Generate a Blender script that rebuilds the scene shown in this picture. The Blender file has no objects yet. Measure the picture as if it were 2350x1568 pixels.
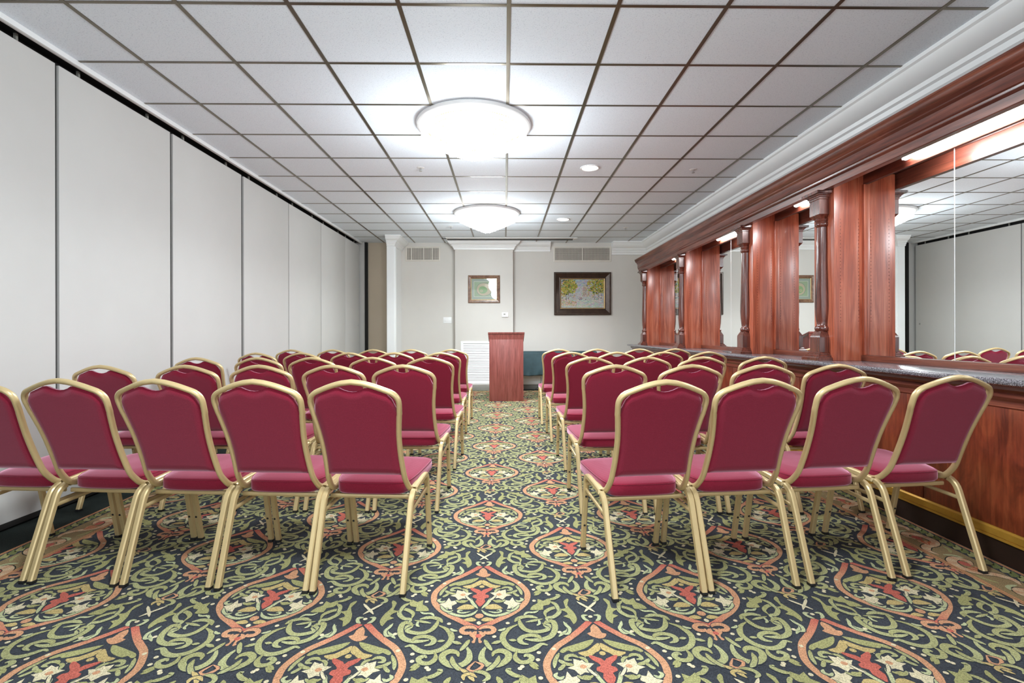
import bpy, bmesh, math, random
from mathutils import Vector, Matrix
from mathutils.geometry import tessellate_polygon
random.seed(7)
PI = math.pi
C = bpy.context.scene.collection
sc = bpy.context.scene

# ------------------------------------------------------------------ camera
W_PX, H_PX, F_PX = 2350, 1568, 1145.6
cam_d = bpy.data.cameras.new('camera'); cam = bpy.data.objects.new('camera', cam_d); C.objects.link(cam)
cam_d.sensor_fit = 'HORIZONTAL'; cam_d.sensor_width = 36.0
cam_d.lens = 36.0 * F_PX / W_PX
cam_d.shift_y = -19.9 / W_PX
cam_d.clip_start = 0.05
YAW, ROLL = 0.0151, 0.0024
cam.matrix_world = Matrix.Translation((0, 0, 1.14)) @ Matrix.Rotation(-YAW, 4, 'Z') @ Matrix.Rotation(PI / 2, 4, 'X') @ Matrix.Rotation(-ROLL, 4, 'Z')
sc.camera = cam

# ------------------------------------------------------------------ world, exposure
CHAND_W, DOWN_W, CRYSTAL_E, TUBE_E, WORLD_E = 98.0, 95.0, 2.0, 60.0, 1.4    # chandelier watts, downlight watts, glow of crystal and tube, world fill let in by the end left open behind the camera
wd = bpy.data.worlds.new('World'); sc.world = wd; wd.use_nodes = True
wd.node_tree.nodes['Background'].inputs[0].default_value = (0.86, 0.94, 1, 1)
wd.node_tree.nodes['Background'].inputs[1].default_value = WORLD_E
vs = sc.view_settings
vs.view_transform = 'Standard'; vs.look = 'None'; vs.gamma = 1.0; vs.exposure = 0.7
vs.use_curve_mapping = False
try:
    cy = sc.cycles
    cy.use_denoising = True
    cy.max_bounces = 10; cy.diffuse_bounces = 6; cy.glossy_bounces = 5; cy.transmission_bounces = 6; cy.transparent_max_bounces = 24
    cy.sample_clamp_indirect = 6.0; cy.caustics_reflective = False; cy.caustics_refractive = False
except Exception:
    pass

# ------------------------------------------------------------------ helpers
def obj(name, bm, m, parent=None, sharp=22, smooth=True):
    me = bpy.data.meshes.new(name)
    bmesh.ops.recalc_face_normals(bm, faces=bm.faces)
    bm.to_mesh(me); bm.free()
    return link(name, me, m, parent, sharp, smooth)
def link(name, me, m, parent=None, sharp=22, smooth=True):
    for mm in (m if isinstance(m, (list, tuple)) else [m]): me.materials.append(mm)
    if smooth and len(me.polygons):
        me.polygons.foreach_set('use_smooth', [True] * len(me.polygons))
        me.set_sharp_from_angle(angle=math.radians(sharp))
    o = bpy.data.objects.new(name, me); C.objects.link(o)
    if parent: o.parent = parent
    return o
def tag(o, label=None, cat=None, group=None, kind=None):
    if label: o['label'] = label
    if cat: o['category'] = cat
    if group: o['group'] = group
    if kind: o['kind'] = kind
    return o
def thing(name, label, cat, loc=(0, 0, 0), rz=0.0, group=None):
    o = bpy.data.objects.new(name, None); C.objects.link(o); o.empty_display_size = .1
    o.location = loc; o.rotation_euler = (0, 0, rz)
    return tag(o, label, cat, group)
def copy_tree(o, parent=None):
    c = o.copy(); C.objects.link(c)
    if parent: c.parent = parent
    for ch in kids[o.name]: copy_tree_child(ch, c)
    return c
def copy_tree_child(ch, p):
    c = ch.copy(); C.objects.link(c); c.parent = p
    for g in kids.get(ch.name, []): copy_tree_child(g, c)
kids = {}
def learn(o):
    kids[o.name] = list(o.children)
    for c in o.children: learn(c)

def box(bm, x0, x1, y0, y1, z0, z1, bev=0.0, mat=0):
    vs_ = [bm.verts.new(p) for p in ((x0,y0,z0),(x1,y0,z0),(x1,y1,z0),(x0,y1,z0),(x0,y0,z1),(x1,y0,z1),(x1,y1,z1),(x0,y1,z1))]
    fs = [bm.faces.new([vs_[i] for i in q]) for q in ((3,2,1,0),(4,5,6,7),(0,1,5,4),(1,2,6,5),(2,3,7,6),(3,0,4,7))]
    for f in fs: f.material_index = mat
    if bev > 0:
        es = list({e for f in fs for e in f.edges})
        bmesh.ops.bevel(bm, geom=es, offset=bev, segments=2, profile=.6, affect='EDGES')
    return bm
def B(): return bmesh.new()
def bx(*a, **k): return box(B(), *a, **k)
def prism_y(bm, prof, y0, y1, mat=0, closed=True):      # profile of (x, z) run along Y
    a = [bm.verts.new((x, y0, z)) for x, z in prof]; b = [bm.verts.new((x, y1, z)) for x, z in prof]
    n = len(prof)
    for i in range(n if closed else n - 1):
        j = (i + 1) % n
        f = bm.faces.new((a[i], a[j], b[j], b[i])); f.material_index = mat
    if closed:
        bm.faces.new(a[::-1]).material_index = mat; bm.faces.new(b).material_index = mat
    return bm
def lathe(bm, prof, cx=0, cy=0, seg=32, mat=0, a0=0.0):  # profile of (r, z) turned about a vertical axis
    rings = []
    for r, z in prof:
        if r < 1e-5: rings.append([bm.verts.new((cx, cy, z))])
        else: rings.append([bm.verts.new((cx + r * math.cos(a0 + 2 * PI * k / seg), cy + r * math.sin(a0 + 2 * PI * k / seg), z)) for k in range(seg)])
    for a, b in zip(rings, rings[1:]):
        for k in range(seg):
            l = (k + 1) % seg
            q = ([a[k], a[l], b[l], b[k]] if len(a) > 1 and len(b) > 1 else [a[0], b[l], b[k]] if len(a) == 1 else [a[k], a[l], b[0]])
            if len(a) == 1 and len(b) == 1: continue
            bm.faces.new(q).material_index = mat
    return bm
def smooth_path(P, n=4, closed=False):
    P = [Vector(p) for p in P]; out = []
    m = len(P)
    rng = range(m if closed else m - 1)
    for i in rng:
        p0 = P[(i - 1) % m] if closed or i > 0 else P[0] * 2 - P[1]
        p1 = P[i]; p2 = P[(i + 1) % m]
        p3 = P[(i + 2) % m] if closed or i + 2 < m else P[-1] * 2 - P[-2]
        for k in range(n):
            t = k / n
            out.append(0.5 * ((2 * p1) + (p2 - p0) * t + (2 * p0 - 5 * p1 + 4 * p2 - p3) * t * t + (3 * p1 - p0 - 3 * p2 + p3) * t ** 3))
    if not closed: out.append(P[-1])
    return out
def fillet(P, rad, n=5):                                 # polyline with rounded corners
    P = [Vector(p) for p in P]; out = [P[0]]
    for i in range(1, len(P) - 1):
        a, b, c = P[i - 1], P[i], P[i + 1]
        r = rad[i] if isinstance(rad, dict) and i in rad else (rad if not isinstance(rad, dict) else 0)
        if r <= 0: out.append(b); continue
        u, v = (a - b), (c - b)
        r1 = min(r, u.length * .49, v.length * .49); u.normalize(); v.normalize()
        s, e = b + u * r1, b + v * r1
        for k in range(n + 1):
            t = k / n
            out.append(s * (1 - t) ** 2 + b * 2 * t * (1 - t) + e * t * t)
    out.append(P[-1]); return out
def sweep(bm, path, sec, up=(0, 0, 1), closed=False, mat=0, cap=True):   # section of (side, up) carried along a path
    path = [Vector(p) for p in path]; n = len(path); up = Vector(up); rings = []
    for i, p in enumerate(path):
        if closed: t = path[(i + 1) % n] - path[i - 1]
        else: t = path[min(i + 1, n - 1)] - path[max(i - 1, 0)]
        t.normalize()
        s = t.cross(up)
        if s.length < 1e-4: s = t.cross(Vector((0, 1, 0)))
        s.normalize(); u = s.cross(t).normalized()
        rings.append([bm.verts.new(p + s * a + u * b) for a, b in sec])
    m = len(sec)
    for i in range(n if closed else n - 1):
        a, b = rings[i], rings[(i + 1) % n]
        for k in range(m):
            l = (k + 1) % m
            bm.faces.new((a[k], a[l], b[l], b[k])).material_index = mat
    if cap and not closed:
        bm.faces.new(rings[0][::-1]).material_index = mat; bm.faces.new(rings[-1]).material_index = mat
    return bm
def rsec(w, h, c=.3):                                    # rectangle with cut corners
    a, b = w / 2, h / 2; k = min(w, h) * c
    return [(-a + k, -b), (a - k, -b), (a, -b + k), (a, b - k), (a - k, b), (-a + k, b), (-a, b - k), (-a, -b + k)]
def csec(r, n=8): return [(r * math.cos(2 * PI * k / n), r * math.sin(2 * PI * k / n)) for k in range(n)]
def frame_rect(bm, x0, x1, z0, z1, prof, y=0.0, mat=0):  # mitred rectangle; prof of (inset, depth towards -y)
    rings = []
    for ins, d in prof:
        rings.append([bm.verts.new(p) for p in ((x0 + ins, y - d, z0 + ins), (x1 - ins, y - d, z0 + ins), (x1 - ins, y - d, z1 - ins), (x0 + ins, y - d, z1 - ins))])
    for a, b in zip(rings, rings[1:] + rings[:1]):
        for k in range(4):
            l = (k + 1) % 4
            bm.faces.new((a[k], a[l], b[l], b[k])).material_index = mat
    return bm

# ------------------------------------------------------------------ materials
def srgb(r, g, b):
    f = lambda c: (c / 255 / 12.92) if c / 255 <= .04045 else ((c / 255 + .055) / 1.055) ** 2.4
    return (f(r), f(g), f(b), 1)
class NT:
    def __init__(s, name):
        s.m = bpy.data.materials.new(name); s.m.use_nodes = True; s.t = s.m.node_tree
        s.p = s.t.nodes['Principled BSDF']
    def n(s, typ, **kw):
        nd = s.t.nodes.new(typ)
        for k, v in kw.items():
            if isinstance(k, str) and hasattr(nd, k) and k not in ('Scale',): setattr(nd, k, v)
            else: nd.inputs[k].default_value = v
        return nd
    def l(s, a, ao, b, bi): s.t.links.new(a.outputs[ao], b.inputs[bi])
    def coords(s, scale=(1, 1, 1), kind='Object'):
        tc = s.n('ShaderNodeTexCoord'); mp = s.n('ShaderNodeMapping'); mp.inputs['Scale'].default_value = scale
        s.l(tc, kind, mp, 'Vector'); return mp
    def noise(s, mp, scale, detail=3, rough=.55):
        nz = s.n('ShaderNodeTexNoise'); nz.inputs['Scale'].default_value = scale; nz.inputs['Detail'].default_value = detail; nz.inputs['Roughness'].default_value = rough
        s.l(mp, 'Vector', nz, 'Vector'); return nz
    def ramp(s, src, so, stops):
        r = s.n('ShaderNodeValToRGB'); e = r.color_ramp.elements
        e[0].position, e[0].color = stops[0]; e[1].position, e[1].color = stops[-1]
        for p, c in stops[1:-1]:
            x = e.new(p); x.color = c
        s.l(src, so, r, 'Fac'); return r
    def bump(s, src, so, strength=.2, dist=.002):
        b = s.n('ShaderNodeBump'); b.inputs['Strength'].default_value = strength; b.inputs['Distance'].default_value = dist
        s.l(src, so, b, 'Height'); s.l(b, 'Normal', s.p, 'Normal'); return b
    def set(s, **kw):
        for k, v in kw.items(): s.p.inputs[k.replace('_', ' ')].default_value = v
        return s
def tint(c, k): return (min(1, c[0] * k), min(1, c[1] * k), min(1, c[2] * k), 1)
def mat(name, col, rough=.5, metal=0.0, vary=.06, scale=6.0, bump=0.0, bscale=150.0, **kw):
    t = NT(name); mp = t.coords()
    nz = t.noise(mp, scale, 3)
    r = t.ramp(nz, 'Fac', [(.3, tint(col, 1 - vary)), (.7, tint(col, 1 + vary))])
    t.l(r, 'Color', t.p, 'Base Color')
    t.set(Roughness=rough, Metallic=metal, **kw)
    if bump: t.bump(t.noise(mp, bscale, 2), 'Fac', bump, .001)
    return t.m
def wood(name, dark, mid, light, scale=(9, 9, .7), rough=.32, coat=.35, figure=2.2):
    t = NT(name); mp = t.coords(scale)
    a = t.noise(mp, figure, 5, .62); a.inputs['Distortion'].default_value = .8
    r = t.ramp(a, 'Fac', [(.28, dark), (.5, mid), (.72, light)])
    mp2 = t.coords(tuple(x * 9 if x > 2 else x * 2 for x in scale)); b = t.noise(mp2, 2.0, 3)
    r2 = t.ramp(b, 'Fac', [(.35, (.72, .72, .72, 1)), (.6, (1, 1, 1, 1))])
    mx = t.n('ShaderNodeMix'); mx.data_type = 'RGBA'; mx.blend_type = 'MULTIPLY'; mx.inputs[0].default_value = 1.0
    t.t.links.new(r.outputs['Color'], mx.inputs[6]); t.t.links.new(r2.outputs['Color'], mx.inputs[7])
    t.t.links.new(mx.outputs[2], t.p.inputs['Base Color'])
    t.set(Roughness=rough, Coat_Weight=coat, Coat_Roughness=.18)
    return t.m
def emit(name, col, strength):
    t = NT(name); t.set(Base_Color=(1, 1, 1, 1), Emission_Color=col, Emission_Strength=strength, Roughness=.4); return t.m
def vcol(name, rough=.9, speck=.25, sscale=260.0, bump=.5, **kw):
    t = NT(name); at = t.n('ShaderNodeVertexColor'); at.layer_name = 'Col'
    mp = t.coords(); nz = t.noise(mp, sscale, 2, .7)
    r = t.ramp(nz, 'Fac', [(.3, (1 - speck,) * 3 + (1,)), (.7, (1 + speck * .6,) * 3 + (1,))])
    mx = t.n('ShaderNodeMix'); mx.data_type = 'RGBA'; mx.blend_type = 'MULTIPLY'; mx.inputs[0].default_value = 1.0; mx.clamp_result = False
    t.t.links.new(at.outputs['Color'], mx.inputs[6]); t.t.links.new(r.outputs['Color'], mx.inputs[7])
    t.t.links.new(mx.outputs[2], t.p.inputs['Base Color'])
    t.set(Roughness=rough, **kw)
    if bump: t.bump(nz, 'Fac', bump, .003)
    return t.m

M_wall = mat('painted_wall', srgb(209, 205, 198), .6, vary=.015, scale=3, bump=.05, bscale=90)
M_panel = mat('partition_vinyl', srgb(205, 203, 199), .55, vary=.02, scale=2, bump=.12, bscale=220)
M_trim = mat('white_gloss_trim', srgb(238, 239, 238), .35, vary=.01)
M_beige = mat('beige_wall_covering', srgb(205, 190, 168), .6, vary=.03, scale=3)
M_black = mat('black_gap', srgb(14, 12, 10), .7, vary=.1)
M_tile = None
def ceiling_tile():
    t = NT('acoustic_ceiling_tile'); mp = t.coords()
    a = t.noise(mp, 130, 2, .6); r = t.ramp(a, 'Fac', [(.30, srgb(210, 219, 228)), (.42, srgb(235, 244, 252)), (.7, srgb(239, 247, 254))])  # bluish cast of the light mixed into the tile white
    t.l(r, 'Color', t.p, 'Base Color'); t.set(Roughness=.85); t.bump(a, 'Fac', .25, .002); return t.m
M_tile = ceiling_tile()
M_bar = mat('bronze_grid_metal', srgb(120, 112, 98), .28, .9, vary=.08)
M_gold = mat('champagne_gold_metal', srgb(204, 180, 132), .34, .3, vary=.03, scale=20, bump=.05, bscale=900)
M_rubber = mat('black_rubber', srgb(22, 21, 22), .6)
def fabric():
    t = NT('burgundy_fabric'); mp = t.coords((1, 1, 1))
    nz = t.noise(mp, 700, 2, .6); big = t.noise(mp, 9, 3)
    r = t.ramp(nz, 'Fac', [(.3, srgb(112, 20, 38)), (.7, srgb(142, 38, 60))])
    t.l(r, 'Color', t.p, 'Base Color')
    wv = t.n('ShaderNodeTexWave'); wv.bands_direction = 'Z'; wv.inputs['Scale'].default_value = 90; wv.inputs['Distortion'].default_value = 1.5
    t.l(mp, 'Vector', wv, 'Vector')
    t.set(Roughness=.85, Sheen_Weight=1.0, Sheen_Roughness=.43, Sheen_Tint=srgb(255, 200, 222), Specular_IOR_Level=.06)
    t.bump(wv, 'Fac', .12, .001); return t.m
M_fabric = fabric()
M_wood_v = wood('mahogany_upright', srgb(128, 52, 36), srgb(182, 94, 66), srgb(212, 128, 98))
M_wood_h = wood('mahogany_lengthwise', srgb(64, 28, 21), srgb(110, 56, 42), srgb(144, 82, 62), scale=(9, .7, 9))
M_wood_turn = wood('mahogany_turned', srgb(56, 25, 19), srgb(96, 48, 37), srgb(126, 68, 52), scale=(12, 12, 1.0), rough=.25, coat=.5)
M_wood_front = wood('mahogany_bar_front', srgb(78, 28, 14), srgb(122, 52, 28), srgb(150, 76, 44), scale=(5, 5, 1.4), rough=.35, coat=.3)
M_lect = wood('mahogany_laminate', srgb(112, 52, 46), srgb(142, 72, 64), srgb(162, 92, 84), scale=(14, 14, .8), rough=.4, coat=.1, figure=3.0)
M_brass = mat('brass_strip', srgb(196, 150, 60), .35, .5, vary=.15, scale=9)
M_dark = mat('dark_stained_base', srgb(36, 20, 14), .5, vary=.2)
M_mirror = NT('silvered_mirror').set(Base_Color=(.93, .945, .94, 1), Metallic=1.0, Roughness=.0).m
M_steel = mat('brushed_steel', srgb(190, 190, 188), .3, .9)
def granite():
    t = NT('speckled_granite'); mp = t.coords()
    a = t.noise(mp, 210, 3, .75); b = t.noise(mp, 60, 3, .6)
    r = t.ramp(a, 'Fac', [(.36, srgb(46, 42, 46)), (.5, srgb(96, 92, 98)), (.64, srgb(190, 188, 192))])
    r2 = t.ramp(b, 'Fac', [(.35, (.6, .58, .6, 1)), (.65, (1, 1, 1, 1))])
    mx = t.n('ShaderNodeMix'); mx.data_type = 'RGBA'; mx.blend_type = 'MULTIPLY'; mx.inputs[0].default_value = 1.0
    t.t.links.new(r.outputs['Color'], mx.inputs[6]); t.t.links.new(r2.outputs['Color'], mx.inputs[7]); t.t.links.new(mx.outputs[2], t.p.inputs['Base Color'])
    t.set(Roughness=.16, Coat_Weight=.3); return t.m
M_granite = granite()
M_carpet = vcol('patterned_carpet', .95, .5, 230, .7, Specular_IOR_Level=.15)
M_canvas = vcol('oil_paint', .55, .12, 200, .3)
def glass():
    t = NT('picture_glass'); tr = t.n('ShaderNodeBsdfTransparent'); gl = t.n('ShaderNodeBsdfGlossy'); gl.inputs['Roughness'].default_value = .02
    fr = t.n('ShaderNodeFresnel'); fr.inputs['IOR'].default_value = 1.5; mx = t.n('ShaderNodeMixShader')
    t.l(fr, 'Fac', mx, 0); t.t.links.new(tr.outputs[0], mx.inputs[1]); t.t.links.new(gl.outputs[0], mx.inputs[2])
    t.t.links.new(mx.outputs[0], t.t.nodes['Material Output'].inputs['Surface']); return t.m
M_glass = glass()
def crystal():
    t = NT('lit_crystal'); tr = t.n('ShaderNodeBsdfTransparent'); mx = t.n('ShaderNodeMixShader'); mx.inputs[0].default_value = .55
    t.set(Base_Color=(.30, .30, .30, 1), Roughness=.08, Emission_Color=(.94, .975, 1, 1), Emission_Strength=CRYSTAL_E)
    t.t.links.new(tr.outputs[0], mx.inputs[1]); t.t.links.new(t.p.outputs[0], mx.inputs[2])
    t.t.links.new(mx.outputs[0], t.t.nodes['Material Output'].inputs['Surface']); return t.m
M_crystal = crystal()
M_bulb = emit('lit_bulb', (1, .97, .92, 1), 12.0)
M_tube = emit('lit_tube', (.92, .97, 1, 1), TUBE_E)
M_lens = emit('lit_lens', (1, .98, .94, 1), 4.0)
M_frame_d = mat('dark_bronze_frame', srgb(62, 46, 36), .3, .35, vary=.25, scale=14)
M_frame_b = wood('brown_gilt_frame', srgb(86, 58, 42), srgb(124, 88, 66), srgb(160, 124, 92), scale=(8, 8, 8), rough=.35)
M_gilt = mat('gilt_edge', srgb(170, 142, 96), .35, .6, vary=.15, scale=30)
M_cream = mat('cream_enamel', srgb(236, 226, 200), .35)
M_cloth = mat('dark_green_cloth', srgb(52, 74, 80), .75, vary=.2, scale=5, bump=.2, bscale=400)
M_plast = mat('white_plastic', srgb(236, 236, 234), .35)
M_vent = mat('vent_white_metal', srgb(214, 208, 198), .45)
M_vdark = mat('vent_dark_duct', srgb(88, 80, 70), .8)
M_grey = mat('grey_base_trim', srgb(140, 138, 130), .5)
M_hole = mat('drilled_hole', srgb(24, 10, 8), .9)
M_table = mat('grey_laminate', srgb(140, 130, 118), .5)

# ================================================================== the setting
CEIL, BACK, LEFTX, MIR = 2.963, 10.09, -2.89, 2.72
YB = -1.2                                               # unseen end behind the camera, no wall: left open for the world fill
GX, GY, TW = 0.639, 2.774, 0.61                         # a crossing of the ceiling grid, tile size

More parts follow.
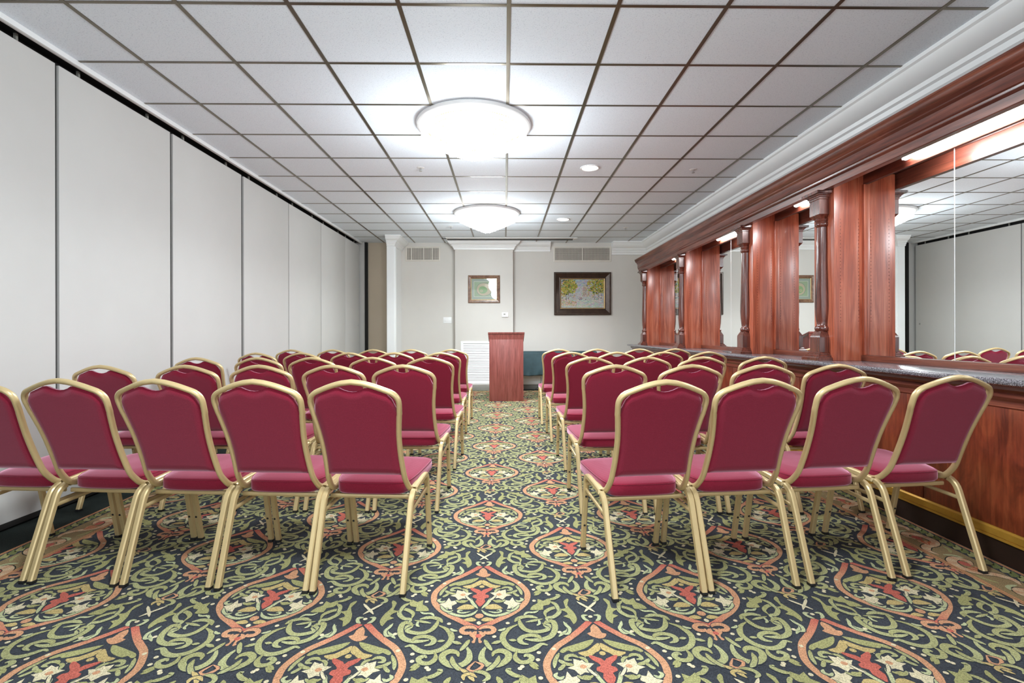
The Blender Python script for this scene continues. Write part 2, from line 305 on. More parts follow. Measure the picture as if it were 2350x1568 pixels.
# ---- carpet: base plus woven pattern laid out in metres
PAL = {'navy': (.048, .053, .062), 'green': (.345, .335, .145), 'gold': (.50, .38, .16), 'cream': (.66, .58, .38), 'peach': (.56, .29, .16),
       'coral': (.50, .13, .095), 'pale': (.46, .48, .27), 'olive': (.29, .21, .105), 'leaf': (.17, .19, .07), 'line': (.56, .25, .12), 'margin': (.018, .024, .021), 'rust': (.50, .15, .07)}
PATTERN = [
 ('S', 'ring', 0.026, [(0.012, 0.006), (0.061, -0.054), (0.109, -0.104), (0.156, -0.148), (0.188, -0.203), (0.203, -0.254), (0.194, -0.318), (0.167, -0.368), (0.128, -0.412), (0.083, -0.448), (0.04, -0.482), (0.002, -0.508)], 1),
 ('P', 'peach', 0, [(0.001, -0.013), (0.018, -0.042), (0.022, -0.07), (0.038, -0.076), (0.029, -0.097), (0.008, -0.106), (-0.016, -0.094), (-0.035, -0.073), (-0.019, -0.064), (-0.016, -0.036)], 0),
 ('P', 'green', 0, [(0.016, -0.109), (0.058, -0.124), (0.101, -0.143), (0.135, -0.159), (0.15, -0.179), (0.139, -0.187), (0.118, -0.173), (0.105, -0.182), (0.063, -0.166), (0.033, -0.142)], 1),
 ('P', 'gold', 0, [(0.002, -0.132), (0.02, -0.144), (0.051, -0.175), (0.085, -0.185), (0.074, -0.2), (0.047, -0.208), (0.022, -0.186), (0.002, -0.169)], 1),
 ('P', 'coral', 0, [(-0.006, -0.242), (0.027, -0.209), (0.05, -0.201), (0.044, -0.223), (0.022, -0.246), (0.019, -0.259), (0.032, -0.264), (0.035, -0.283), (0.016, -0.294), (0.021, -0.317), (0.007, -0.347), (-0.002, -0.347)], 1),
 ('D', 'gold', 0.012, [(0.001, -0.191)], 0),
 ('P', 'cream', 0, [(0.038, -0.245), (0.06, -0.241), (0.063, -0.205), (0.084, -0.23), (0.107, -0.219), (0.11, -0.252), (0.133, -0.267), (0.11, -0.277), (0.095, -0.303), (0.077, -0.289), (0.046, -0.295), (0.058, -0.268)], 1),
 ('P', 'cream', 0, [(0.099, -0.331), (0.107, -0.307), (0.124, -0.312), (0.137, -0.284), (0.147, -0.318), (0.174, -0.333), (0.157, -0.346), (0.154, -0.382), (0.131, -0.369), (0.113, -0.375), (0.118, -0.347)], 1),
 ('S', 'pale', 0.013, [(0.008, -0.38), (0.026, -0.408), (0.057, -0.423), (0.09, -0.417), (0.121, -0.399), (0.14, -0.375), (0.129, -0.359)], 1),
 ('S', 'pale', 0.012, [(0.008, -0.37), (0.027, -0.338), (0.04, -0.306), (0.045, -0.287)], 1),
 ('S', 'green', 0.01, [(0.062, -0.324), (0.09, -0.317), (0.105, -0.303)], 1),
 ('P', 'gold', 0, [(0.021, -0.367), (0.037, -0.342), (0.068, -0.339), (0.096, -0.371), (0.067, -0.376), (0.04, -0.375)], 1),
 ('S', 'pale', 0.009, [(0.037, -0.391), (0.064, -0.401), (0.086, -0.395), (0.084, -0.381), (0.069, -0.385)], 1),
 ('D', 'peach', 0.018, [(0.001, -0.424)], 0),
 ('P', 'gold', 0, [(0.01, -0.45), (0.031, -0.434), (0.061, -0.449), (0.039, -0.462), (0.017, -0.461)], 1),
 ('P', 'cream', 0, [(0.001, -0.46), (0.012, -0.473), (0.002, -0.486), (-0.008, -0.472)], 0),
 ('S', 'green', 0.013, [(0.087, -0.214), (0.105, -0.2), (0.126, -0.204), (0.132, -0.222), (0.113, -0.226)], 1),
 ('S', 'green', 0.014, [(0.109, -0.253), (0.138, -0.244), (0.161, -0.222)], 1),
 ('S', 'green', 0.012, [(0.138, -0.244), (0.154, -0.266), (0.165, -0.277)], 1),
 ('S', 'pale', 0.011, [(0.169, -0.289), (0.179, -0.304), (0.164, -0.318), (0.149, -0.307)], 1),
 ('P', 'green', 0, [(0.046, -0.298), (0.062, -0.306), (0.081, -0.303), (0.097, -0.317), (0.078, -0.323), (0.058, -0.317)], 1),
 ('S', 'pale', 0.01, [(0.109, -0.382), (0.128, -0.392), (0.151, -0.372), (0.164, -0.344)], 1),
 ('S', 'cream', 0.009, [(0.067, -0.266), (0.05, -0.295), (0.038, -0.309)], 1),
 ('S', 'green', 0.011, [(0.087, -0.21), (0.068, -0.221), (0.06, -0.243)], 1),
 ('S', 'green', 0.012, [(0.153, -0.186), (0.171, -0.227), (0.178, -0.266)], 1),
 ('P', 'peach', 0, [(0.065, -0.261), (0.079, -0.249), (0.091, -0.261), (0.079, -0.272)], 1),
 ('S', 'pale', 0.012, [(0.105, -0.002), (0.101, -0.045), (0.123, -0.068), (0.144, -0.091)], 1),
 ('P', 'green', 0, [(0.23, -0.27), (0.248, -0.245), (0.265, -0.242), (0.25, -0.268)], 1),
 ('S', 'green', 0.012, [(0.175, -0.1), (0.158, -0.064), (0.172, -0.017), (0.2, -0.003)], 1),
 ('S', 'peach', 0.017, [(0.004, -0.517), (0.019, -0.502), (0.048, -0.501), (0.062, -0.519), (0.053, -0.537), (0.032, -0.538), (0.026, -0.528)], 1),
 ('P', 'peach', 0, [(0.003, -0.527), (0.026, -0.54), (0.03, -0.554), (0.017, -0.568), (0.013, -0.582), (0.02, -0.594), (0.007, -0.599)], 1),
 ('D', 'coral', 0.012, [(0.004, -0.557)], 0),
 ('D', 'navy', 0.006, [(0.002, -0.54)], 0),
 ('S', 'green', 0.019, [(0.158, -0.484), (0.12, -0.512), (0.097, -0.555), (0.1, -0.594), (0.124, -0.633), (0.165, -0.651), (0.206, -0.639), (0.238, -0.61), (0.26, -0.618)], 1),
 ('S', 'green', 0.017, [(0.142, -0.468), (0.161, -0.442), (0.199, -0.431), (0.235, -0.443)], 1),
 ('S', 'green', 0.017, [(0.161, -0.442), (0.164, -0.481), (0.18, -0.517), (0.212, -0.536), (0.251, -0.53), (0.272, -0.515), (0.254, -0.494)], 1),
 ('S', 'green', 0.019, [(0.254, -0.491), (0.27, -0.469), (0.294, -0.469), (0.298, -0.513), (0.28, -0.56), (0.247, -0.582), (0.209, -0.586), (0.178, -0.579)], 1),
 ('S', 'green', 0.017, [(0.24, -0.585), (0.231, -0.565), (0.203, -0.556), (0.175, -0.563), (0.159, -0.582), (0.167, -0.603), (0.19, -0.612)], 1),
 ('S', 'green', 0.012, [(0.255, -0.45), (0.186, -0.471)], 1),
 ('S', 'pale', 0.009, [(0.238, -0.456), (0.24, -0.481), (0.228, -0.494)], 1),
 ('S', 'green', 0.016, [(0.269, -0.437), (0.268, -0.404), (0.293, -0.377), (0.321, -0.37), (0.325, -0.404), (0.299, -0.437), (0.272, -0.443), (0.274, -0.469)], 1),
 ('P', 'green', 0, [(0.208, -0.383), (0.222, -0.351), (0.242, -0.334), (0.244, -0.301), (0.267, -0.316), (0.29, -0.297), (0.3, -0.32), (0.288, -0.348), (0.264, -0.355), (0.262, -0.383), (0.235, -0.386)], 1),
 ('S', 'green', 0.015, [(0.287, -0.308), (0.316, -0.298), (0.337, -0.275), (0.325, -0.266)], 1),
 ('S', 'green', 0.014, [(0.298, -0.323), (0.319, -0.349), (0.325, -0.398)], 1),
 ('S', 'pale', 0.01, [(0.18, -0.423), (0.196, -0.403), (0.223, -0.403), (0.242, -0.39)], 1),
 ('S', 'green', 0.012, [(0.147, -0.587), (0.119, -0.584)], 1),
 ('S', 'pale', 0.01, [(0.077, -0.525), (0.095, -0.52), (0.106, -0.508)], 1),
 ('S', 'green', 0.021, [(0.06, -0.677), (0.066, -0.656), (0.092, -0.646), (0.116, -0.666), (0.111, -0.697), (0.08, -0.723), (0.045, -0.72), (0.023, -0.691), (0.024, -0.65), (0.038, -0.618)], 1),
 ('S', 'green', 0.014, [(0.028, -0.58), (0.041, -0.613), (0.057, -0.645)], 1),
 ('S', 'green', 0.014, [(0.055, -0.605), (0.092, -0.589)], 1),
 ('S', 'green', 0.015, [(0.083, -0.674), (0.077, -0.706), (0.058, -0.735), (0.04, -0.751)], 1),
 ('S', 'green', 0.017, [(0.146, -0.649), (0.14, -0.684), (0.157, -0.709), (0.186, -0.707), (0.199, -0.685), (0.181, -0.672), (0.171, -0.682)], 1),
 ('P', 'green', 0, [(0.189, -0.71), (0.208, -0.712), (0.221, -0.734), (0.201, -0.729)], 1),
 ('S', 'peach', 0.01, [(-0.0, -0.704), (0.028, -0.725), (0.001, -0.754), (-0.022, -0.741), (-0.0, -0.704)], 0),
 ('S', 'green', 0.014, [(-0.003, -0.755), (0.025, -0.758), (0.044, -0.771), (0.048, -0.789), (0.03, -0.802)], 0),
 ('S', 'gold', 0.013, [(-0.052, -0.738), (-0.028, -0.757), (-0.011, -0.78), (0.003, -0.802)], 0),
 ('S', 'gold', 0.012, [(0.011, -0.784), (-0.012, -0.766), (-0.034, -0.775), (-0.031, -0.797)], 0),
 ('S', 'pale', 0.012, [(-0.013, 0.008), (-0.028, 0.021), (-0.032, 0.045), (-0.012, 0.048)], 1),
 ('P', 'green', 0, [(-0.098, 0.153), (-0.078, 0.175), (-0.075, 0.159), (-0.085, 0.122), (-0.067, 0.076), (-0.059, 0.038), (-0.061, 0.012), (-0.077, -0.013), (-0.087, 0.025), (-0.111, 0.042), (-0.091, 0.055), (-0.1, 0.076), (-0.121, 0.094), (-0.095, 0.101)], 1),
 ('S', 'pale', 0.011, [(-0.115, 0.006), (-0.107, -0.019), (-0.096, -0.044), (-0.107, -0.074), (-0.128, -0.074)], 1),
 ('S', 'cream', 0.01, [(-0.041, 0.151), (-0.023, 0.128), (0.0, 0.1), (0.021, 0.071)], 1),
 ('D', 'cream', 0.009, [(-0.003, 0.038)], 0),
 ('D', 'cream', 0.0085, [(0.064, -0.563)], 1),
 ('D', 'cream', 0.0085, [(0.115, -0.477)], 1),
 ('D', 'cream', 0.0085, [(0.228, -0.315)], 1),
 ('D', 'cream', 0.0085, [(0.163, -0.733)], 1),
 ('D', 'cream', 0.0085, [(0.225, -0.66)], 1),
 ('D', 'cream', 0.0085, [(0.28, -0.64)], 1),
 ('D', 'cream', 0.0085, [(0.312, -0.54)], 1),
 ('D', 'cream', 0.0085, [(0.295, -0.267)], 1),
 ('D', 'cream', 0.0085, [(0.231, -0.223)], 1),
]
class Sheet:                                            # flat coloured polygons gathered into one mesh
    def __init__(s): s.v, s.f, s.c = [], [], []
    def poly(s, pts, z, col):
        b = len(s.v); s.v += [(x, y, z) for x, y in pts]; s.f.append(tuple(range(b, b + len(pts)))); s.c.append([col] * len(pts))
    def fan(s, pts, z, col):
        b = len(s.v); s.v += [(x, y, z) for x, y in pts]
        for t in tessellate_polygon([[Vector((x, y, 0)) for x, y in pts]]): s.f.append(tuple(b + q for q in t)); s.c.append([col] * 3)
    def stroke(s, P, w, z, cols, taper=True):
        n = len(P); b = len(s.v)
        for i, p in enumerate(P):
            t = (P[min(i + 1, n - 1)] - P[max(i - 1, 0)]); L = t.length or 1; nx, ny = -t.y / L, t.x / L
            k = i / (n - 1); h = w / 2 * (min(1, .22 + 4 * k, .30 + 3.2 * (1 - k)) if taper else 1)
            s.v += [(p.x + nx * h, p.y + ny * h, z), (p.x - nx * h, p.y - ny * h, z)]
        for i in range(n - 1):
            a = b + 2 * i; s.f.append((a, a + 1, a + 3, a + 2)); s.c.append([cols[i], cols[i], cols[i + 1], cols[i + 1]])
    def add(s, o, dx, dy):
        b = len(s.v); s.v += [(x + dx, y + dy, z) for x, y, z in o.v]; s.f += [tuple(i + b for i in f) for f in o.f]; s.c += o.c
    def mesh(s, name, m, up=None, parent=None):
        me = bpy.data.meshes.new(name); me.from_pydata(s.v, [], s.f)
        ca = me.color_attributes.new('Col', 'FLOAT_COLOR', 'CORNER'); flat = []
        for c in s.c:
            for q in c: flat += [q[0], q[1], q[2], 1.0]
        ca.data.foreach_set('color', flat)
        if up is not None:                              # face the given way
            for p in me.polygons:
                if p.normal.dot(Vector(up)) < 0: p.flip()
        return link(name, me, m, parent, smooth=False)
def lerp(a, b, t): return tuple(x + (y - x) * t for x, y in zip(a, b))
def motif():
    s = Sheet()
    for q, (kind, col, w, P, mir) in enumerate(PATTERN):
        for sg in ((1, -1) if mir else (1,)):
            pts = [(x * sg, y) for x, y in P]; z = -.0012 + q * .00001 + (.000003 if sg < 0 else 0)
            if kind == 'S':
                pp = smooth_path([(x, y, 0) for x, y in pts], 3); n = len(pp)
                if col == 'ring':
                    s.stroke(pp, .035, z - .0002, [PAL['navy']] * n, False)
                    cs = [lerp(PAL['coral'], PAL['peach'], min(1, 1.35 * math.sin(PI * i / (n - 1)))) for i in range(n)]
                    s.stroke(pp, w, z, cs, False)
                else:
                  s.stroke(pp, w * 1.2 + .007, z - .000005, [PAL['navy']] * n)
                  s.stroke(pp, w * 1.2, z, [lerp(PAL[col], PAL['pale'], .5 * (i / (n - 1))) if col == 'green' else PAL[col] for i in range(n)])
            elif kind == 'P': s.fan([(p.x, p.y) for p in smooth_path([(x, y, 0) for x, y in pts], 2, True)], z, PAL[col])
            else: s.fan([(pts[0][0] + w * math.cos(k * PI / 4), pts[0][1] + w * math.sin(k * PI / 4)) for k in range(8)], z, PAL[col])
    return s
def border_run(length, per=.62):                        # runs along +x from 0, width along +y: y=0 field edge, y=.27 outer edge
    s = Sheet(); z = -.0004
    s.poly([(0, 0), (length, 0), (length, .27), (0, .27)], z, PAL['olive'])
    s.poly([(0, .185), (length, .185), (length, .258), (0, .258)], z + .00005, PAL['navy'])
    for y0, y1 in ((0, .008), (.014, .024), (.254, .262), (.266, .272)): s.poly([(0, y0), (length, y0), (length, y1), (0, y1)], z + .0002, PAL['line'])
    x = 0.0; k = 0
    while x < length:
        s.fan([(x, .190), (x + .03, .205), (x + .055, .250), (x + .02, .240), (x - .012, .225)], z + .0001, PAL['leaf'] if k % 2 else PAL['green']); x += .042; k += 1
    x = 0.0; sg = 1
    while x < length:
        m = .105
        P = [(x + a, m + sg * b, 0) for a, b in ((0, -.05), (.05, -.065), (.10, -.03), (.12, .03), (.17, .068), (.24, .05), (.27, .0), (.235, -.028), (.195, -.01))]
        pp = smooth_path(P, 3); n = len(pp)
        s.stroke(pp, .052, z + .00008, [PAL['margin']] * n); s.stroke(pp, .042, z + .0001, [lerp(PAL['peach'], PAL['cream'], .6 * abs(math.sin(i * 1.1))) for i in range(n)])
        for j in range(5):
            a = (.5 + j * .28) * sg; cx, cy_ = x + .11, m - sg * .005
            dx, dy = math.cos(a - .6 * sg), math.sin(a - .6 * sg)
            s.fan([(cx, cy_), (cx + dx * .05 - dy * .012, cy_ + dy * .05 + dx * .012), (cx + dx * .075, cy_ + dy * .075), (cx + dx * .05 + dy * .012, cy_ + dy * .05 - dx * .012)], z + .00012 + j * .000005, PAL['rust'] if j % 2 else PAL['peach'])
        s.fan([(x + .21 + .03 * math.cos(k * PI / 4), m + sg * .012 + .022 * math.sin(k * PI / 4)) for k in range(8)], z + .00014, PAL['coral'])
        s.stroke(smooth_path([(x + .27, m - sg * .04, 0), (x + .30, m - sg * .02, 0), (x + .31, m + sg * .03, 0)], 3), .018, z + .00013, [PAL['pale']] * 7)
        s.stroke(smooth_path([(x + .02, m + sg * .03, 0), (x + .06, m + sg * .055, 0), (x + .10, m + sg * .06, 0)], 3), .016, z + .00013, [PAL['green']] * 7)
        x += .31; sg = -sg
    return s
floor = Sheet()
floor.poly([(-3.6, YB), (3.2, YB), (3.2, BACK + .05), (-3.6, BACK + .05)], -.0035, PAL['margin'])
FX0, FX1, FY1 = -2.345, 2.165, 9.60
floor.poly([(FX0, YB), (FX1, YB), (FX1, FY1), (FX0, FY1)], -.0022, PAL['navy'])
mot = motif()
for lat, (ox, oy) in enumerate(((-.105, 2.438), (.345, 1.962))):
    for i in range(-3, 4):
        for j in range(-2, 9):
            x, y = ox + i * .9, oy + j * .955
            if FX0 - .1 < x < FX1 + .12 and y - .9 < FY1 - .35 and y > .3: floor.add(mot, x, y)
bl = border_run(FY1 - YB + .27)
for sgn, x0 in ((-1, FX0), (1, FX1)):
    t = Sheet(); t.v = [(x0 + sgn * y, YB + x, z) for x, y, z in bl.v]; t.f, t.c = bl.f, bl.c; floor.add(t, 0, 0)
t = Sheet(); b2 = border_run(FX1 - FX0); t.v = [(FX0 + x, FY1 + y, z + .00005) for x, y, z in b2.v]; t.f, t.c = b2.f, b2.c; floor.add(t, 0, 0)
for sgn, x0 in ((-1, FX0), (1, FX1)):                   # margin beside the border hides motif overrun
    a, b = sorted((x0 + sgn * .272, x0 + sgn * 1.0)); floor.poly([(a, YB), (b, YB), (b, BACK + .05), (a, BACK + .05)], -.0003, PAL['margin'])
floor.poly([(FX0 - .27, FY1 + .272), (FX1 + .27, FY1 + .272), (FX1 + .27, BACK + .05), (FX0 - .27, BACK + .05)], -.0003, PAL['margin'])
tag(floor.mesh('floor', M_carpet, up=(0, 0, 1)), kind='structure')

# ---- ceiling: tiles and exposed grid
bm = B()
x0 = GX - TW * 6; y0 = GY - TW * 10
for i in range(10):
    for j in range(22):
        xa, xb, ya, yb = x0 + i * TW, x0 + (i + 1) * TW, y0 + j * TW, y0 + (j + 1) * TW
        xa, xb, yb = max(xa, -2.845), min(xb, 2.93), min(yb, BACK)
        if xb - xa < .05 or yb - ya < .03 or ya < YB - .6: continue
        box(bm, xa + .001, xb - .001, ya + .001, yb - .001, CEIL, CEIL + .02, 0, 0)
for i in range(11):
    x = x0 + i * TW
    if -2.84 < x < 2.92: box(bm, x - .012, x + .012, YB, BACK, CEIL - .004, CEIL + .001, 0, 1)
for j in range(23):
    y = y0 + j * TW
    if YB < y < BACK: box(bm, -2.845, 2.93, y - .010, y + .010, CEIL - .003, CEIL + .001, 0, 1)
box(bm, -3.6, 3.2, YB - .2, BACK + .4, CEIL + .03, CEIL + .10, 0, 0)
tag(obj('ceiling', bm, [M_tile, M_bar], smooth=False), kind='structure')
bm = B(); box(bm, -2.875, -2.84, YB, BACK - .04, CEIL - .035, CEIL + .0, .004)
tag(obj('trim_1', bm, M_trim), kind='structure')

# ---- walls
tag(obj('wall_back', bx(-2.75, 3.1, BACK, BACK + .1, 0, CEIL + .02), M_wall), kind='structure')
tag(obj('wall_left', bx(-3.1, -2.985, YB, BACK + .1, 0, CEIL + .02), M_black), kind='structure')
tag(obj('wall_right', bx(2.93, 3.05, YB, BACK + .1, 0, CEIL + .02), M_wall), kind='structure')
o = tag(obj('trim_2', bx(-2.797, -2.742, BACK - .05, BACK + .05, 0, CEIL - .005, .003), M_black), kind='structure')   # dark jamb of the folding wall
o = tag(obj('trim_3', bx(-2.735, -2.2, BACK - .006, BACK + .004, 0, CEIL - .004), M_beige), kind='structure')       # papered pocket return
tag(obj('trim_7', bx(-2.985, -2.80, BACK - .04, BACK + .05, 0, CEIL + .01, .004), M_panel), kind='structure')
CROWN = [(0, 0), (.15, 0), (.15, -.022), (.138, -.030), (.128, -.052), (.104, -.078), (.078, -.094), (.066, -.098), (.060, -.118), (.045, -.126), (.038, -.150), (.026, -.158), (.022, -.185), (.012, -.190), (0, -.190)]
def crown_y(bm, x, sgn, y0, y1, k=1.0): return prism_y(bm, [(x + sgn * a * k, CEIL + .004 + b * k) for a, b in CROWN], y0, y1)
def crown_path(bm, P, k=1.0, out=1):                    # plan polyline with the moulding on its right-hand side, mitred
    P = [Vector((a, b)) for a, b in P]; rings = []
    for i, p in enumerate(P):
        d0 = (P[i] - P[i - 1]).normalized() if i else None; d1 = (P[i + 1] - P[i]).normalized() if i < len(P) - 1 else None
        n0 = Vector((d0.y, -d0.x)) if d0 else None; n1 = Vector((d1.y, -d1.x)) if d1 else None
        n = (n0 + n1) / (1 + n0.dot(n1)) if n0 and n1 else (n0 or n1)
        rings.append([bm.verts.new((p.x + n.x * a * k, p.y + n.y * a * k, CEIL + .004 + b * k)) for a, b in CROWN])
    m = len(CROWN)
    for a, b in zip(rings, rings[1:]):
        for q in range(m): bm.faces.new((a[q], a[(q + 1) % m], b[(q + 1) % m], b[q]))
    bm.faces.new(rings[0][::-1]); bm.faces.new(rings[-1]); return bm
# the left pilaster, the middle pier and their crowns
PL = (-2.21, -2.075, 9.42); PM = (-.972, .172, 9.85)
bm = B(); box(bm, PL[0], PL[1], PL[2], BACK, 0, CEIL); box(bm, PL[1] - .01, PL[1] + .012, PL[2] + .015, PL[2] + .10, 0, CEIL - .15, .004); box(bm, PL[1] - .01, PL[1] + .020, PL[2] + .03, PL[2] + .055, 0, CEIL - .15, .004); box(bm, PL[1] - .01, PL[1] + .020, PL[2] + .085, PL[2] + .11, 0, CEIL - .15, .004)
tag(obj('wall_pilaster', bm, M_trim), kind='structure')
tag(obj('wall_pier', bx(PM[0], PM[1], PM[2], BACK + .02, 0, CEIL, .004), M_wall), kind='structure')
tag(obj('trim_4', crown_path(B(), [(PL[0], PL[2]), (PL[1], PL[2]), (PL[1], BACK - .02)]), M_trim), kind='structure')
tag(obj('trim_5', crown_path(B(), [(PM[0], BACK - .02), (PM[0], PM[2]), (PM[1], PM[2]), (PM[1], BACK), (.93, BACK)]), M_trim), kind='structure')
tag(obj('trim_6', crown_path(B(), [(2.17, BACK), (2.93, BACK), (2.93, YB)], 1.35), M_trim), kind='structure')
bm = B(); box(bm, -2.07, PM[0], BACK - .02, BACK, 0, .11, .004); box(bm, PM[0] - .015, PM[1] + .015, PM[2] - .018, PM[2], 0, .10, .004); box(bm, PM[1], 2.9, BACK - .02, BACK, 0, .11, .004)
tag(obj('baseboard_back', bm, M_grey), kind='structure')

# ---- folding partition along the left: separate leaves hung in a track
edges = [-2.35, -1.24, -.09, 1.05, 2.18, 3.273, 4.383, 5.56, 6.74, 7.92, 9.12, 9.99]
names = {5: 'wide white partition panel between the first two dark joints of the left wall', 6: 'white partition panel after the second dark joint of the left wall', 7: 'white partition panel past the third dark joint of the left wall',
         8: 'white partition panel behind the third row, two from the pull leaf', 9: 'white partition panel just before the narrow pull leaf', 10: 'narrow white end leaf with a small pull beside the dark jamb', 4: 'nearest white partition panel, cut off by the left frame edge'}
GAP = [.01, .01, .01, .01, 0.014, .018, .026, .010, .009, .007, .004]
for i in range(4, len(edges) - 1):
    lab = names[i]
    a, b = edges[i], edges[i + 1]
    t = thing('folding_screen', lab, 'partition panel', (LEFTX, (a + b) / 2, 0), 0, 'folding partition panels'); t['kind'] = 'thing'
    h = (b - a) / 2
    obj('leaf', bx(-.07, 0, -h + GAP[i - 1], h - GAP[i], .045, 2.884, .002), M_panel, t)
    obj('edge_seal', bx(-.06, -.006, h - GAP[i] + .0005, h - .0005, .05, 2.88), M_black, t)
    obj('floor_seal', bx(-.065, .002, -h + .01, h - .01, .012, .044, .002), M_black, t)
    for q in (-.6, .6): obj('hanger', bx(-.06, -.045, h * q - .008, h * q + .008, 2.885, 2.953), M_grey, t)
    if i == 10:
        bm = B(); lathe(bm, [(0, .006), (.016, .006), (.018, .002), (.018, 0), (0, 0)], seg=16); p = obj('pull', bm, M_steel, t); p.rotation_euler = (0, PI / 2, 0); p.location = (0.0, h - .10, 1.30)
t = tag(obj('partition_track', bx(LEFTX - .09, LEFTX + .012, YB, BACK - .05, 2.955, CEIL + .01), M_black), 'dark overhead track of the folding partition along the ceiling edge', 'track'); t['kind'] = 'thing'

# ================================================================== the bar on the right
BY0, BY1 = -1.15, 9.46
t = thing('bar_counter', 'long mahogany bar front with gold strip along the right wall', 'bar', (2.45, 4.0, 0))
oy = 4.0; L0, L1 = BY0 - oy, BY1 - oy
js = [.44, 1.66, 2.886, 4.106, 5.326, 6.546, 7.766, 8.986]
ed = [BY0] + js + [BY1 - .02]
for a, b in zip(ed, ed[1:]):
    obj('front_panel', bx(0, .02, a - oy + .003, b - oy - .003, .15, .80, .003), M_wood_front, t)
obj('carcass', bx(.012, .47, L0, L1 - .03, .0, .883), M_dark, t)
obj('top_rail', prism_y(B(), [(.012, .884), (-.055, .884), (-.058, .862), (-.045, .848), (-.03, .842), (-.03, .822), (-.022, .812), (-.012, .80), (-.012, .772), (0, .764), (.012, .764)], L0, L1 - .02), M_wood_h, t)
obj('gold_strip', prism_y(B(), [(.012, .112), (-.018, .112), (-.018, .122), (-.012, .124), (-.016, .128), (-.016, .160), (-.008, .168), (.012, .168)], L0, L1 - .02), M_brass, t)
obj('kick_base', prism_y(B(), [(.02, 0), (-.004, 0), (-.004, .10), (-.012, .112), (.02, .112)], L0, L1 - .02), M_dark, t)
tag(obj('countertop', prism_y(B(), [(2.925, .886), (2.925, .922), (2.345, .922), (2.334, .918), (2.329, .910), (2.328, .902), (2.331, .892), (2.342, .886)], BY0, BY1), M_granite), 'grey speckled granite counter slab running along the mirrored bar', 'countertop')

PY = [3.727, 4.96, 6.796, 8.63]; PD = .24; EX = 2.487
t = thing('back_bar', 'tall mahogany back panel and header framing the mirrors', 'back bar', (2.93, 4.0, .922))
def bb(name, m, x0, x1, y0, y1, z0, z1, bev=.003): return obj(name, bx(x0 - 2.93, x1 - 2.93, y0 - 4, y1 - 4, z0 - .922, z1 - .922, bev), m, t)
bb('back_panel', M_wood_h, MIR + .008, 2.925, BY0, 8.90, .923, 2.415, 0)
bays = [(BY0 + .02, PY[0])] + [(PY[i] + PD, PY[i + 1]) for i in range(3)]
for a, b in bays:
    a += .0012; b -= .0012
    bb('bottom_rail', M_wood_h, MIR - .03, MIR + .008, a, b, .9225, .966)
    bb('header', M_wood_h, MIR - .012, MIR + .008, a, b, 2.25, 2.40)
    bb('stile', M_wood_v, MIR - .022, MIR + .008, b - .024, b, .966, 2.25)
    if a > 0: bb('stile', M_wood_v, MIR - .022, MIR + .008, a, a + .024, .966, 2.25)
    bb('soffit', M_wood_h, 2.479, MIR + .006, a, b, 2.335, 2.36)
seams = [(BY0 + .05, .40), (.40, 1.70), (1.70, 2.974), (2.974, PY[0] - .024), (PY[0] + PD + .024, PY[1] - .024), (PY[1] + PD + .024, 5.95), (5.95, PY[2] - .024), (PY[2] + PD + .024, 7.82), (7.82, PY[3] - .024)]
for y in (2.974, 5.95, 7.82): obj('seam_strip', bx(MIR - .0012 - 2.93, MIR + .003 - 2.93, y - .0022 - 4, y + .0022 - 4, .966 - .922, 2.25 - .922), M_plast, t)
mlab = {2: 'large mirror pane cut off by the right frame edge', 3: 'large mirror pane between the bright seam and the nearest wooden pier', 4: 'undivided mirror pane between the nearest and second wooden piers', 5: 'mirror pane just past the second wooden pier, before its seam', 6: 'mirror pane next to the third wooden pier, beyond its seam', 7: 'mirror pane just past the third wooden pier, before its seam', 8: 'mirror pane beside the farthest wooden pier'}
for i, (a, b) in enumerate(seams):
    if i < 2: continue
    m = tag(obj('mirror_pane', bx(MIR, MIR + .006, a + .0026, b - .0026, .967, 2.249, .0006), M_mirror, smooth=False), mlab[i], 'mirror', 'mirror panes behind the bar')

